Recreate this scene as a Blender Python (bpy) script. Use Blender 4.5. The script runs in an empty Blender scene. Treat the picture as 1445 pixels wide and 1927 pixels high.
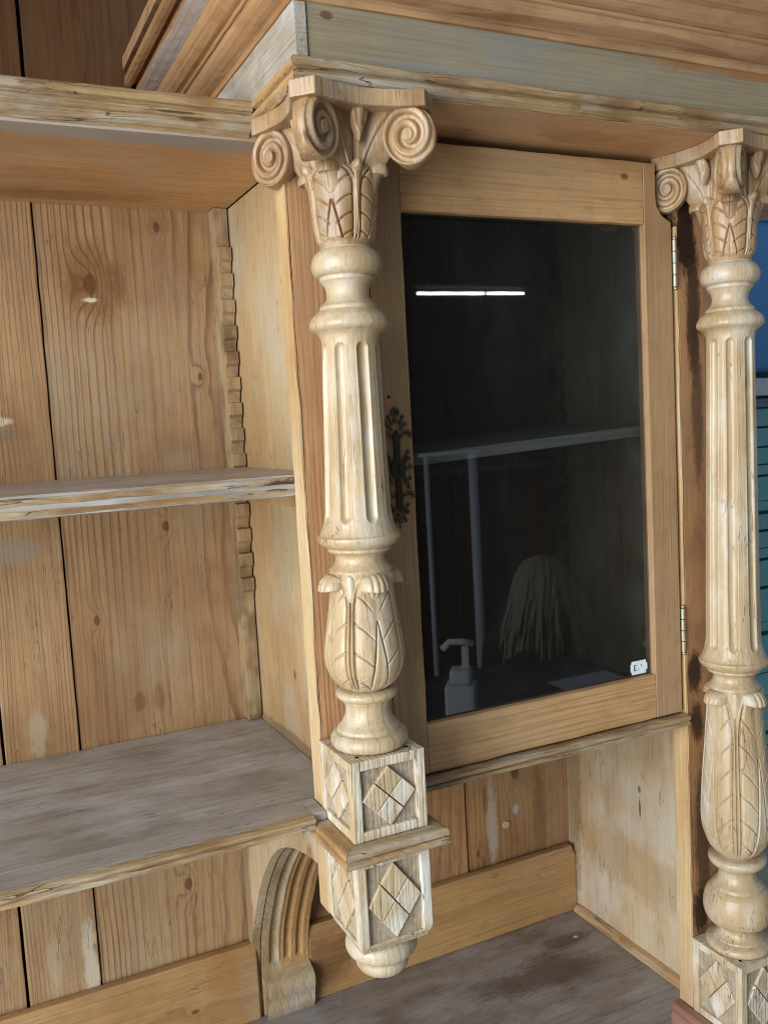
import bpy, bmesh, math, random
import numpy as np
from mathutils import Vector, Matrix
random.seed(7); RNG = np.random.RandomState(11)
S = bpy.context.scene
C = S.collection
R = math.radians

# ------------------------------------------------------------------ camera
cam = bpy.data.cameras.new('camera'); camo = bpy.data.objects.new('camera', cam); C.objects.link(camo)
cam.sensor_fit = 'VERTICAL'; cam.sensor_height = 36; cam.lens = 1701.0/1927*36
cam.clip_start = .02; cam.clip_end = 200
yaw, pit, rol = R(25.5586), R(-5.6036), R(-3.1785)
fw = Vector((math.sin(yaw)*math.cos(pit), math.cos(yaw)*math.cos(pit), math.sin(pit)))
rt = Vector((math.cos(yaw), -math.sin(yaw), 0)); up = rt.cross(fw)
r2 = math.cos(rol)*rt + math.sin(rol)*up; u2 = -math.sin(rol)*rt + math.cos(rol)*up
m = Matrix((r2, u2, -fw)).transposed().to_4x4(); m.translation = Vector((-.5275, -1.0085, .9721))
camo.matrix_world = m
cam.dof.use_dof = True; cam.dof.focus_distance = 1.15; cam.dof.aperture_fstop = 13
S.camera = camo

# ------------------------------------------------------------------ world, daylight through the shop opening, exposure
W = bpy.data.worlds.new('World'); S.world = W; W.use_nodes = True
bg = W.node_tree.nodes['Background']; bg.inputs[0].default_value = (.68, .84, 1, 1); bg.inputs[1].default_value = .47
def area(name, loc, target, sx, sy, power, col):
    l = bpy.data.lights.new(name, 'AREA'); l.shape = 'RECTANGLE'; l.size = sx; l.size_y = sy; l.energy = power; l.color = col
    o = bpy.data.objects.new(name, l); C.objects.link(o); o.location = loc
    o.rotation_euler = (Vector(target)-Vector(loc)).to_track_quat('-Z', 'Y').to_euler(); return o
area('daylight_opening', (-2.9, -1.55, 1.05), (0, .1, .75), 2.1, 2.8, 205, (.86, .94, 1))
S.view_settings.view_transform = 'Standard'; S.view_settings.look = 'None'
S.view_settings.exposure = 0.12; S.view_settings.gamma = 1; S.view_settings.use_curve_mapping = False
S.render.engine = 'CYCLES'
S.cycles.max_bounces = 8; S.cycles.transparent_max_bounces = 8; S.cycles.use_denoising = True; S.cycles.filter_width = 1.05

# ------------------------------------------------------------------ shader language
class Sk:
    def __init__(s, T, o): s.T, s.o = T, o
    def _m(s, op, *a):
        n = s.T.nodes.new('ShaderNodeMath'); n.operation = op
        for i, v in enumerate((s,)+a):
            if isinstance(v, Sk): s.T.links.new(v.o, n.inputs[i])
            else: n.inputs[i].default_value = v
        return Sk(s.T, n.outputs[0])
    def __add__(s, v): return s._m('ADD', v)
    __radd__ = __add__
    def __sub__(s, v): return s._m('SUBTRACT', v)
    def __rsub__(s, v): return (s*-1)+v
    def __mul__(s, v): return s._m('MULTIPLY', v)
    __rmul__ = __mul__
    def __truediv__(s, v): return s._m('DIVIDE', v)
    def mx(s, v): return s._m('MAXIMUM', v)
    def mn(s, v): return s._m('MINIMUM', v)
    def pw(s, v): return s._m('POWER', v)
    def fr(s): return s._m('FRACT')
    def sq(s): return s._m('SQRT')
    def ss(s, a, b, lo=0., hi=1.):
        n = s.T.nodes.new('ShaderNodeMapRange'); n.interpolation_type = 'SMOOTHSTEP'
        s.T.links.new(s.o, n.inputs[0])
        for i, v in ((1, a), (2, b), (3, lo), (4, hi)): n.inputs[i].default_value = v
        return Sk(s.T, n.outputs[0])
class Mat:
    def __init__(s, name):
        s.m = bpy.data.materials.new(name); s.m.use_nodes = True; s.T = s.m.node_tree
        s.b = s.T.nodes['Principled BSDF']; s.out = s.T.nodes['Material Output']
    def n(s, t): return s.T.nodes.new(t)
    def coord(s):
        n = s.n('ShaderNodeTexCoord'); p = s.n('ShaderNodeSeparateXYZ'); s.T.links.new(n.outputs['Object'], p.inputs[0])
        return [Sk(s.T, p.outputs[i]) for i in range(3)]
    def rnd(s):
        n = s.n('ShaderNodeObjectInfo'); return Sk(s.T, n.outputs['Random'])
    def vec(s, a, b, c):
        n = s.n('ShaderNodeCombineXYZ')
        for i, v in enumerate((a, b, c)):
            if isinstance(v, Sk): s.T.links.new(v.o, n.inputs[i])
            else: n.inputs[i].default_value = v
        return n.outputs[0]
    def noise(s, v, sc=1., det=3., rough=.55):
        n = s.n('ShaderNodeTexNoise'); s.T.links.new(v, n.inputs['Vector'])
        n.inputs['Scale'].default_value = sc; n.inputs['Detail'].default_value = det; n.inputs['Roughness'].default_value = rough
        return Sk(s.T, n.outputs[0])
    def vor(s, v, sc=1.):
        n = s.n('ShaderNodeTexVoronoi'); s.T.links.new(v, n.inputs['Vector']); n.inputs['Scale'].default_value = sc
        return Sk(s.T, n.outputs['Distance'])
    def mix(s, f, a, b, mode='MIX'):
        n = s.n('ShaderNodeMix'); n.data_type = 'RGBA'; n.blend_type = mode
        for i, v in ((0, f), (6, a), (7, b)):
            if isinstance(v, Sk): s.T.links.new(v.o, n.inputs[i])
            elif hasattr(v, 'links'): s.T.links.new(v, n.inputs[i])
            elif i == 0: n.inputs[i].default_value = v
            else: n.inputs[i].default_value = (*v, 1)
        return n.outputs[2]
    def set(s, k, v):
        if isinstance(v, Sk): s.T.links.new(v.o, s.b.inputs[k])
        elif hasattr(v, 'links'): s.T.links.new(v, s.b.inputs[k])
        else: s.b.inputs[k].default_value = v
    def bump(s, h, strength=.3, dist=.001):
        n = s.n('ShaderNodeBump'); n.inputs['Strength'].default_value = strength; n.inputs['Distance'].default_value = dist
        s.T.links.new(h.o, n.inputs['Height']); s.T.links.new(n.outputs[0], s.b.inputs['Normal'])

def lin(h):
    h = h.lstrip('#'); c = [int(h[i:i+2], 16)/255 for i in (0, 2, 4)]
    return tuple(x/12.92 if x <= .04045 else ((x+.055)/1.055)**2.4 for x in c)

def soft(h, k=.94):
    c = lin(h); l = .3*c[0]+.59*c[1]+.11*c[2]; return tuple(l+(v_-l)*k for v_ in c)
def wood(name, axis='Z', light='#c89b66', dark='#8d5a32', freq=120, contrast=.6, grey='#b5a692', grey_amt=.3,
         stain='#6b4424', stain_amt=.35, rough=.5, knots=(), spots=(), ring_y=.06, bump=.35, specks=.5, seed=0., knotty=True, wash_scale=5., fibre=.5, gloss=.35, cracks=0., wash_an=.6):
    """old stripped pine: growth rings cut by the board, fibre, knots, patchy wax and grey wear"""
    M = Mat(name); x, y, z = M.coord(); rn = M.rnd()*7.13 + seed
    a, b, g = {'Z': (x, y, z), 'ZY': (y, x, z), 'XY': (y, z, x), 'X': (z, y, x), 'Y': (x, z, y)}[axis]
    off = rn*3.7
    low = M.noise(M.vec(a*2.2+off, b*2.2, g*1.3+off), 1, 2)-.5
    mid = M.noise(M.vec(a*16+off, b*16, g*3.2+off), 1, 3)-.5
    A = a + (rn*1.93).fr()*.30 - .15 + low*.07 + mid*.005
    B = b + ring_y + (rn*2.71).fr()*.05 + low*.03
    r = (A*A + B*B).sq()
    kcol = None
    if knotty:
        kn = M.vor(M.vec(a*5.5+off*1.7, b*1.5, g*3.1+off), 1)
        bulge = kn.ss(0, .42, 1, 0)
        r = r + bulge*bulge*.016
        kcol = kn.ss(.035, .085, 1, 0)
    for (k0, k1, kr) in knots:
        dk = ((a-k0)*(a-k0) + (g-k1)*(g-k1)*.35 + mid*mid*.0008).sq()
        bl = dk.ss(0, kr*4.5, 1, 0); r = r + bl*bl*kr*1.1
        kc = dk.ss(kr*.62, kr*.95, 1, 0); kcol = kc if kcol is None else kcol.mx(kc)
    r = r + (M.noise(M.vec(r*16, rn, 0.), 1, 2)-.5)*.034
    f = (r*freq).fr()
    ring = f.ss(.52, .88)*f.ss(.90, .97, 1, 0)
    vary = M.noise(M.vec(a*11+off, b*11, g*1.1), 1, 3).ss(.36, .62)
    ring = ring*(vary*.92+.08)
    fib = M.noise(M.vec(a*430, b*430, g*8+off), 1, 2)
    fib2 = M.noise(M.vec(a*125, b*125, g*4.5+off), 1, 4, .62)
    col = M.mix(ring*contrast, soft(light), soft(dark))
    tone = M.noise(M.vec(a*wash_scale+off, b*wash_scale, g*wash_scale*.55+off), 1, 4, .6)
    col = M.mix(tone.ss(.44, .66)*stain_amt, col, soft(stain))
    fine = M.noise(M.vec(a*48+off, b*48, g*26), 1, 4, .6)
    col = M.mix(fine.ss(.50, .72)*stain_amt*.55, col, soft(stain))
    col = M.mix((fib-.5)*1.5*fibre+(fib2-.5)*1.3*fibre+.18, col, soft(dark))
    scr = M.noise(M.vec(a*300+off, b*300, g*4.2), 1, 2, .5)
    col = M.mix(scr.ss(.60, .70)*.30, col, soft(grey)); col = M.mix(scr.ss(.32, .41, 1, 0)*.42, col, soft(dark))
    wash = M.noise(M.vec(a*wash_scale*1.3-off, b*wash_scale*1.3+3.1, g*wash_scale*wash_an), 1, 6, .68)
    wf = (wash+fib2*.16).ss(.52, .80)*grey_amt
    col = M.mix(wf, col, soft(grey))
    for s_ in spots:           # (along a, along g, half width, half length, colour, amount) shaped stains and worn patches
        (sa, sg, ra, rg, sc, am) = s_[:6]
        wob = (M.noise(M.vec(a*22, b*22, g*12), 1, 4)-.5)+(M.noise(M.vec(a*170, b*170, g*90), 1, 3)-.5)*.8
        q = (((a-sa)/ra)*((a-sa)/ra) + ((g-sg)/rg)*((g-sg)/rg)).sq() + wob*1.1
        col = M.mix(q.ss(.55, 1.15, 1, 0)*am, col, lin(sc))
    if kcol is not None: col = M.mix(kcol*.75, col, lin('#5a3318'))
    if specks:
        sp = M.vor(M.vec(a*75+off, b*75, g*70), 1); pick = M.noise(M.vec(a*9+off, b*9, g*9), 1, 1).ss(.56, .62)
        col = M.mix(sp.ss(.04, .085, 1, 0)*pick*specks, col, lin('#2a180c'))
    ck = None
    if cracks:
        cn = M.noise(M.vec(a*70+off, b*70, g*7), 1, 3, .5); ck = (cn-.5)*(cn-.5)*5200; gate = M.noise(M.vec(a*17-off, b*17, g*15), 1, 2).ss(.52, .64)
        ck = ck.ss(.0, .6, 1, 0)*gate; col = M.mix(ck*cracks, col, lin('#4a3524'))
    M.set('Base Color', col)
    M.set('Roughness', (wash*.25 + fib2*.15 + (rough-.2)))
    M.set('Specular IOR Level', gloss)
    hh = scr*.5 + fib*.35 + fib2*.35 - ring*.5 + wash*.5
    if ck is not None: hh = hh - ck*1.2
    M.bump(hh, bump, .0011)
    return M.m

def plain(name, col, rough=.5, metal=0., spec=.5):
    M = Mat(name); x, y, z = M.coord()
    n = M.noise(M.vec(x, y, z), 60, 4)
    c = lin(col); M.set('Base Color', M.mix(n.ss(.3, .75)*.55, c, tuple(v*.72 for v in c)))
    M.set('Roughness', n*.2+(rough-.1)); M.set('Metallic', metal); M.set('Specular IOR Level', spec)
    return M.m

def emitter(name, col, st):
    M = Mat(name); M.set('Base Color', (0, 0, 0, 1)); M.set('Emission Color', (*col, 1)); M.set('Emission Strength', st); return M.m

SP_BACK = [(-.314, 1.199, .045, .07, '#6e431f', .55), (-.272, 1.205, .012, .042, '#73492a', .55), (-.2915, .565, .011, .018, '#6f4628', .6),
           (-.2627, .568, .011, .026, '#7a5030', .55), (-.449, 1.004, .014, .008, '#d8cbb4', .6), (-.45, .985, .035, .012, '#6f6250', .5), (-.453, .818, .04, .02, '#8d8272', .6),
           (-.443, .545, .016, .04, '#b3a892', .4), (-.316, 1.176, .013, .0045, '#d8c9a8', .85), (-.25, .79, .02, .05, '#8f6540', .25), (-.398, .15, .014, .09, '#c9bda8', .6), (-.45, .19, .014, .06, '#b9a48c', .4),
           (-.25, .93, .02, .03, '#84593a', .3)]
K_BACK = [(-.3139, 1.1987, .012), (-.2319, .8323, .007), (-.2408, .254, .008)]
SP_NICHE = [(.333, .21, .013, .10, '#b5aa9c', .6), (.387, .225, .006, .01, '#a8b4bd', .6), (.32, .26, .006, .03, '#6d4526', .6), (.44, .2, .018, .16, '#6e5138', .6)]
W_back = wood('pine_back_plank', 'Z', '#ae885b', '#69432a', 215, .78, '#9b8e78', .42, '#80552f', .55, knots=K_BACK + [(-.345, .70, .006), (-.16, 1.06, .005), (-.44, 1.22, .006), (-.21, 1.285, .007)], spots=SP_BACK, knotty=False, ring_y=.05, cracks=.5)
W_niche = wood('pine_niche_plank', 'Z', '#ad8252', '#74492a', 170, .5, '#a29480', .4, '#7d5230', .6, spots=SP_NICHE, knots=[(.388, .30, .012), (.30, .16, .005)], knotty=False, cracks=.5)
W_side = wood('pine_side_panel', 'ZY', '#b8986a', '#8a653c', 55, .22, '#aca48e', .55, '#94683a', .6, specks=.7, rough=.52, fibre=.5, knotty=False, cracks=.5, knots=[(.15, 1.17, .005), (.105, 1.145, .007), (.2, .62, .006)], spots=[(.045, .98, .006, .02, '#4a3624', .8), (.2, .515, .2, .012, '#55422e', .6), (.33, .9, .05, .3, '#a0743f', .4), (.2, .80, .08, .06, '#8f8468', .35), (.06, .6, .02, .05, '#d0c7b4', .4)])
W_sidey = wood('pine_side_panel_flat', 'ZY', '#c4aa84', '#99774f', 45, .2, '#c4bba9', .65, '#9f7442', .55, specks=.6, fibre=.5, knotty=False, cracks=.5, knots=[(.187, .31, .005)], spots=[(.20, .16, .17, .06, '#94682f', .35), (.187, .277, .003, .02, '#3a2a1a', .85), (.06, .07, .03, .05, '#cfc8bc', .6), (.38, .25, .03, .25, '#6d4b2c', .6), (.06, .40, .02, .04, '#7a4c28', .6)])
W_post = wood('pine_post', 'Z', '#b98a5c', '#81502e', 330, .7, '#a88f70', .12, '#8b5a32', .35, specks=.2, knotty=False, fibre=.8, ring_y=.16)
W_edge = wood('pine_post_edge', 'ZY', '#c9a672', '#96693a', 120, .3, '#c4b69c', .5, '#9a683a', .5, specks=.4, knotty=False, fibre=.6, bump=.6)
W_postr = wood('pine_post_stained', 'Z', '#ae7e50', '#7c5030', 160, .35, '#8f7a5f', .3, '#2e1c10', .5, knotty=False,
               spots=[(.460, 1.225, .022, .07, '#160d08', .95), (.472, 1.10, .016, .11, '#2e1c11', .85), (.476, .98, .012, .14, '#4a3020', .7), (.460, .575, .015, .035, '#22150d', .9), (.462, .49, .013, .035, '#2b1b0e', .8), (.469, .30, .016, .14, '#43301f', .8), (.462, .19, .018, .04, '#1c120b', .85)])
W_door = wood('pine_door_stile', 'Z', '#b08a60', '#86603c', 170, .3, '#9d8c74', .35, '#7c5733', .5, knotty=False, rough=.45)
W_rail = wood('pine_door_rail', 'X', '#c79a66', '#8a5e36', 120, .45, '#a89878', .3, '#82572f', .55, rough=.42, knots=[(1.293, .352, .006)], knotty=False)
W_soffit = wood('pine_soffit', 'XY', '#d6a068', '#9a683a', 70, .3, '#b0a798', .3, '#976437', .5, rough=.42, knotty=False, cracks=.3, spots=[(-.04, .24, .03, .07, '#8f5f36', .45), (-.02, .40, .03, .05, '#b98d62', .5), (.0, .06, .03, .06, '#7d5230', .5)])
W_topb = wood('pine_top_board', 'XY', '#cb985f', '#9b6a3a', 80, .25, '#a89e90', .3, '#9a683a', .5, rough=.45, knotty=False, cracks=.3, spots=[(.062, -.45, .030, .45, '#9d968e', .8), (.07, -.24, .03, .10, '#8d857c', .6), (.34, -.35, .035, .12, '#6e4522', .5)])
W_mould = wood('pine_moulding_worn', 'X', '#ad8d60', '#70502f', 120, .35, '#b0a796', .85, '#7d5530', .7, specks=.9, bump=.9, wash_scale=16, wash_an=.35, cracks=.8, knotty=False, spots=[(.904, -.166, .007, .026, '#35241a', .9), (1.3305, -.262, .0018, .030, '#2e2016', .8), (1.326, -.24, .002, .018, '#4a3422', .7), (.9, -.30, .004, .05, '#8a5a30', .6)])
W_mouldy = wood('pine_moulding_worn_return', 'Y', '#b58e5a', '#7c542e', 120, .35, '#b3a899', .7, '#7f5730', .6, specks=.9, bump=.9, wash_scale=16, wash_an=.35, cracks=.8, knotty=False)
W_frieze = wood('pine_frieze_grey', 'X', '#948466', '#74634b', 260, .2, '#7f7d76', .8, '#86653f', .35, rough=.5, knotty=False, knots=[(1.399, -.128, .006)], fibre=.8, spots=[(1.4105, .52, .013, .24, '#96663a', .9), (1.357, .0, .006, .12, '#7f8080', .5)])
W_friezey = wood('pine_frieze_grey_return', 'Y', '#a49580', '#6f5f4d', 160, .5, '#b3b0ab', .9, '#7a5a3c', .5, rough=.5, bump=.7, knotty=False, wash_scale=10)
W_corn = wood('pine_cornice', 'X', '#b98e63', '#7a5030', 34, .65, '#9b8464', .25, '#6a3d1e', .5, rough=.4, knotty=False, fibre=.4)
W_corny = wood('pine_cornice_return', 'Y', '#ac7f50', '#7c5330', 60, .45, '#9b8a78', .25, '#6a3d1e', .5, rough=.42, knotty=False)
W_corngrey = wood('pine_cornice_grey', 'Y', '#a89584', '#80664f', 60, .4, '#b0a7a2', .7, '#6a4a30', .4, rough=.5, knotty=False)
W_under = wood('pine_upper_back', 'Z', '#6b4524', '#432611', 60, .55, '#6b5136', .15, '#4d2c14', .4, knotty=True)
W_shelf = wood('pine_shelf_dusty', 'XY', '#a69a90', '#6f6459', 200, .3, '#b7b4b2', .65, '#756657', .55, rough=.40, specks=.6, knotty=False, wash_scale=14, wash_an=.42, gloss=.55, cracks=.5)
W_count = wood('pine_worktop_dark', 'XY', '#958880', '#61544a', 170, .3, '#a6a2a0', .65, '#604e40', .6, rough=.40, specks=.6, knotty=False, wash_scale=11, wash_an=.42, gloss=.55, cracks=.5, spots=[(.235, .33, .045, .13, '#43302a', .6), (.19, .14, .03, .12, '#4c3a30', .4), (.30, .42, .02, .05, '#3e2d25', .5), (.30, .445, .004, .006, '#ddd8cf', .8), (.14, .40, .02, .08, '#7a5a44', .4)])
W_batten = wood('pine_batten', 'X', '#b48a54', '#82572d', 70, .4, '#ab9f88', .45, '#875a30', .6, knotty=False, cracks=.5, knots=[(.07, .12, .007), (.05, -.25, .005)], spots=[(.06, -.02, .05, .05, '#6d4a2a', .6), (.1, -.2, .05, .03, '#9a6a3a', .5)])
W_carve = wood('carved_pine_column', 'Z', '#bda27a', '#94744c', 60, .12, '#cbc4b6', .55, '#9f7b4c', .5, rough=.38, specks=.6, knotty=False, bump=.5, wash_scale=15, fibre=.4, gloss=.5, cracks=.6)
W_cap = wood('carved_pine_capital', 'Z', '#ad885c', '#7c5832', 60, .18, '#b9ac98', .5, '#7d5530', .6, rough=.38, specks=.6, knotty=False, bump=.5, wash_scale=18, fibre=.4, gloss=.5, cracks=.6)
W_plinth = wood('carved_pine_plinth', 'Z', '#c6b08c', '#98784f', 160, .16, '#dcd8d0', .75, '#a1794a', .45, rough=.5, specks=.7, knotty=False, bump=1., wash_scale=22, wash_an=.5, fibre=.45, cracks=.8)
W_field = wood('punched_field', 'Z', '#a8957a', '#7c664a', 160, .1, '#b0a697', .7, '#86694a', .6, rough=.6, specks=1., knotty=False, bump=1., wash_scale=95, wash_an=1.3, fibre=.25)
W_brack = wood('pine_bracket_worn', 'Z', '#b0966e', '#83613c', 120, .15, '#b0aaa0', .75, '#7d5830', .5, rough=.5, specks=.8, knotty=False, bump=.6, wash_scale=14)
W_brown = wood('pine_bracket_brown', 'Z', '#b58a55', '#855b32', 160, .15, '#8d7c64', .35, '#7d5228', .4, rough=.45, knotty=False, bump=.5)
W_red = wood('reddish_base_moulding', 'Y', '#9a6a55', '#744536', 200, .5, '#a59a94', .4, '#6a3f30', .4, knotty=False)
W_rack = wood('pine_rack', 'Z', '#ab8a5e', '#7a5a38', 120, .4, '#a39a86', .4, '#4d3620', .7, specks=.9, knotty=False, wash_scale=20)
M_bronze = plain('dark_bronze', '#5a5140', .28, .8)
M_brass = plain('brass', '#b3aa92', .40, .85)
M_black = plain('keyhole_black', '#0a0908', .8)
M_paper = plain('white_sticker', '#e4ecf0', .6)
M_ink = plain('printed_ink', '#3d4a52', .7)

def glass_mat():
    M = Mat('dark_old_glass'); T = M.T
    x, y, z = M.coord()
    tr = T.nodes.new('ShaderNodeBsdfTransparent'); tr.inputs[0].default_value = (.56, .57, .57, 1)
    gl = T.nodes.new('ShaderNodeBsdfGlossy'); gl.inputs['Roughness'].default_value = .012
    fr = T.nodes.new('ShaderNodeFresnel'); fr.inputs['IOR'].default_value = 1.75
    df = T.nodes.new('ShaderNodeBsdfDiffuse'); df.inputs[0].default_value = (.4, .42, .42, 1)
    mx = T.nodes.new('ShaderNodeMixShader'); geo = T.nodes.new('ShaderNodeNewGeometry'); ff = Sk(T, fr.outputs[0])*(1-Sk(T, geo.outputs['Backfacing'])); T.links.new(ff.o, mx.inputs[0]); T.links.new(tr.outputs[0], mx.inputs[1]); T.links.new(gl.outputs[0], mx.inputs[2])
    m2 = T.nodes.new('ShaderNodeMixShader')
    dust = M.noise(M.vec(x*9, y, z*5), 1, 6, .65).ss(.45, .85)*.022 + .010 + (x.ss(.33, .385)*M.noise(M.vec(x*30, y, z*14), 1, 5).ss(.35, .75))*.05
    T.links.new(dust.o, m2.inputs[0]); T.links.new(mx.outputs[0], m2.inputs[1]); T.links.new(df.outputs[0], m2.inputs[2])
    T.links.new(m2.outputs[0], M.out.inputs['Surface']); T.nodes.remove(M.b); return M.m
M_glass = glass_mat()

# ------------------------------------------------------------------ mesh helpers
def link(name, me, mat, parent=None, **props):
    o = bpy.data.objects.new(name, me); C.objects.link(o)
    if mat is not None and not me.materials: me.materials.append(mat)
    if parent is not None: o.parent = parent
    for k, v_ in props.items(): o[k] = v_
    return o
def from_bm(name, bm, mat, parent=None, smooth=False, **props):
    bmesh.ops.recalc_face_normals(bm, faces=bm.faces)
    me = bpy.data.meshes.new(name); bm.to_mesh(me); bm.free()
    if smooth: me.shade_smooth()
    return link(name, me, mat, parent, **props)
def grid_mesh(V, nu, nv, wrap_u=True, wrap_v=False):
    me = bpy.data.meshes.new('grid')
    iu = np.arange(nu if wrap_u else nu-1); iv = np.arange(nv if wrap_v else nv-1)
    U, Vv = np.meshgrid(iu, iv); U1 = (U+1) % nu; V1 = (Vv+1) % nv
    q = np.stack([Vv*nu+U, Vv*nu+U1, V1*nu+U1, V1*nu+U], -1).reshape(-1, 4)
    me.vertices.add(len(V)); me.vertices.foreach_set('co', np.asarray(V, np.float32).ravel())
    me.loops.add(q.size); me.loops.foreach_set('vertex_index', q.ravel().astype(np.int32))
    me.polygons.add(len(q)); me.polygons.foreach_set('loop_start', (np.arange(len(q))*4).astype(np.int32))
    me.polygons.foreach_set('loop_total', np.full(len(q), 4, np.int32))
    me.update(calc_edges=True); me.validate(); me.shade_smooth(); return me
def bevel(bm, w, seg=2, angle=.5):
    es = [e for e in bm.edges if len(e.link_faces) == 2 and e.calc_face_angle(0) > angle]
    bmesh.ops.bevel(bm, geom=es, offset=w, segments=seg, profile=.6, affect='EDGES', clamp_overlap=True)
def box(name, x0, x1, y0, y1, z0, z1, mat, parent=None, bv=.0015, wear=0., **props):
    bm = bmesh.new(); bmesh.ops.create_cube(bm, size=1)
    for v_ in bm.verts: v_.co = Vector((x0 if v_.co.x < 0 else x1, y0 if v_.co.y < 0 else y1, z0 if v_.co.z < 0 else z1))
    if wear:      # long worn edges wander a little
        L = (x1-x0, y1-y0, z1-z0); ax = max(range(3), key=lambda i: L[i]); n = max(4, int(L[ax]/.03))
        es = [e for e in bm.edges if abs((e.verts[0].co-e.verts[1].co)[ax]) > 1e-6]
        bmesh.ops.subdivide_edges(bm, edges=es, cuts=n, use_grid_fill=True)
        bmesh.ops.recalc_face_normals(bm, faces=bm.faces)
        for v_ in bm.verts:
            for k in range(3):
                if k != ax: v_.co[k] += random.uniform(-wear, wear)
    if bv: bevel(bm, bv)
    return from_bm(name, bm, mat, parent, **props)
def prism(name, poly, ax, t0, t1, mat, parent=None, bv=.001, smooth=False, **props):
    """poly in the two axes other than ax (in order x,y,z), extruded from t0 to t1"""
    bm = bmesh.new()
    def P3(p, t):
        return {'X': (t, p[0], p[1]), 'Y': (p[0], t, p[1]), 'Z': (p[0], p[1], t)}[ax]
    a = [bm.verts.new(P3(p, t0)) for p in poly]; b = [bm.verts.new(P3(p, t1)) for p in poly]
    n = len(poly); bm.faces.new(a[::-1]); bm.faces.new(b)
    for i in range(n): bm.faces.new((a[i], a[(i+1) % n], b[(i+1) % n], b[i]))
    bmesh.ops.recalc_face_normals(bm, faces=bm.faces)
    if bv: bevel(bm, bv, 2, .35)
    return from_bm(name, bm, mat, parent, smooth, **props)
def resample(prof, step=.0012):
    out = [prof[0]]
    for p, q in zip(prof, prof[1:]):
        d = math.hypot(q[0]-p[0], q[1]-p[1]); n = max(1, int(d/step))
        out += [(p[0]+(q[0]-p[0])*i/n, p[1]+(q[1]-p[1])*i/n) for i in range(1, n+1)]
    return out
def smooth_prof(prof, it=2):
    """rounds a polyline (Chaikin) keeping the ends"""
    for _ in range(it):
        o = [prof[0]]
        for p, q in zip(prof, prof[1:]):
            o += [(p[0]*.75+q[0]*.25, p[1]*.75+q[1]*.25), (p[0]*.25+q[0]*.75, p[1]*.25+q[1]*.75)]
        o.append(prof[-1]); prof = o
    return prof
def bead(c, r, a0, a1, n=7):
    return [(c[0]+r*math.cos(R(a0+(a1-a0)*i/n)), c[1]+r*math.sin(R(a0+(a1-a0)*i/n))) for i in range(n+1)]
def sweep(name, prof, path, mat, parent=None, wob=.0004, step=.03, smooth=False, closed=True, **props):
    """prof: (out, z) pairs; path: xy points, 'out' is to the right-hand side; mitred corners"""
    P = [Vector(p) for p in path]; st = []
    for i, p in enumerate(P):
        d0 = (P[i]-P[i-1]).normalized() if i else None; d1 = (P[i+1]-P[i]).normalized() if i < len(P)-1 else None
        if d0 is None: d0 = d1
        if d1 is None: d1 = d0
        n0 = Vector((d0.y, -d0.x)); n1 = Vector((d1.y, -d1.x)); nn = (n0+n1); nn = nn/(1+n0.dot(n1))
        st.append((p, nn, i))
        if i < len(P)-1:
            k = int((P[i+1]-p).length/step)
            for j in range(1, k): st.append((p.lerp(P[i+1], j/k), n1, None))
    bm = bmesh.new(); rows = []
    for p, nn, i in st:
        row = []
        for (o, z) in prof:
            w1, w2 = (random.uniform(-wob, wob), random.uniform(-wob, wob))
            q = p+nn*(o+w1); row.append(bm.verts.new((q.x, q.y, z+w2)))
        rows.append(row)
    n = len(prof)
    for a, b in zip(rows, rows[1:]):
        for k in range(n if closed else n-1): bm.faces.new((a[k], a[(k+1) % n], b[(k+1) % n], b[k]))
    if closed: bm.faces.new(rows[0]); bm.faces.new(rows[-1][::-1])
    return from_bm(name, bm, mat, parent, smooth, **props)
def lean(x, y, z):
    return np.where(z > .7, (z-.7)*.0128, 0.)
def lathe(name, prof, cx, cy, mat, parent=None, nt=96, step=.0012, disp=None, **props):
    pr = resample(prof, step); r = np.array([p[0] for p in pr]); z = np.array([p[1] for p in pr])
    th = np.arange(nt)*2*np.pi/nt                 # 0 faces the viewer's side (-y), grows towards +x
    TH, RR = np.meshgrid(th, r); _, ZZ = np.meshgrid(th, z)
    if disp is not None: RR = RR + disp(TH, ZZ, RR)
    X = cx + RR*np.sin(TH); Y = cy - RR*np.cos(TH); X = X + lean(X, Y, ZZ)
    me = grid_mesh(np.stack([X, Y, ZZ], -1).reshape(-1, 3), nt, len(pr))
    return link(name, me, mat, parent, **props)

# ------------------------------------------------------------------ the setting
fl = box('floor', -7, 9, -10, 5, -.95, -.85, plain('grey_floor_paint', '#bdb7ad', .5), bv=0, kind='structure')
MW = plain('blue_wall_paint', '#4a84bd', .6); MC = plain('cream_wall_paint', '#9c8a6c', .7)
box('wall', -2, 14, -9.1, -9.0, -.85, 6, plain('shop_back_wall', '#4a4a44', .8), bv=0, kind='structure')
wl = box('wall', 1.2, 5.0, 1.30, 1.42, 1.615, 2.4, MC, bv=0, kind='structure', )
wl2 = box('wall', 1.2, 5.0, 1.31, 1.42, -.85, 1.60, plain('teal_wall_paint', '#5a8f9c', .6), bv=0, kind='structure')

cab = bpy.data.objects.new('display_cabinet', None); C.objects.link(cab)
cab['label'] = 'antique stripped pine cabinet with carved half columns, open shelves and glazed door'; cab['category'] = 'cabinet'

B = .394
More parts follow.
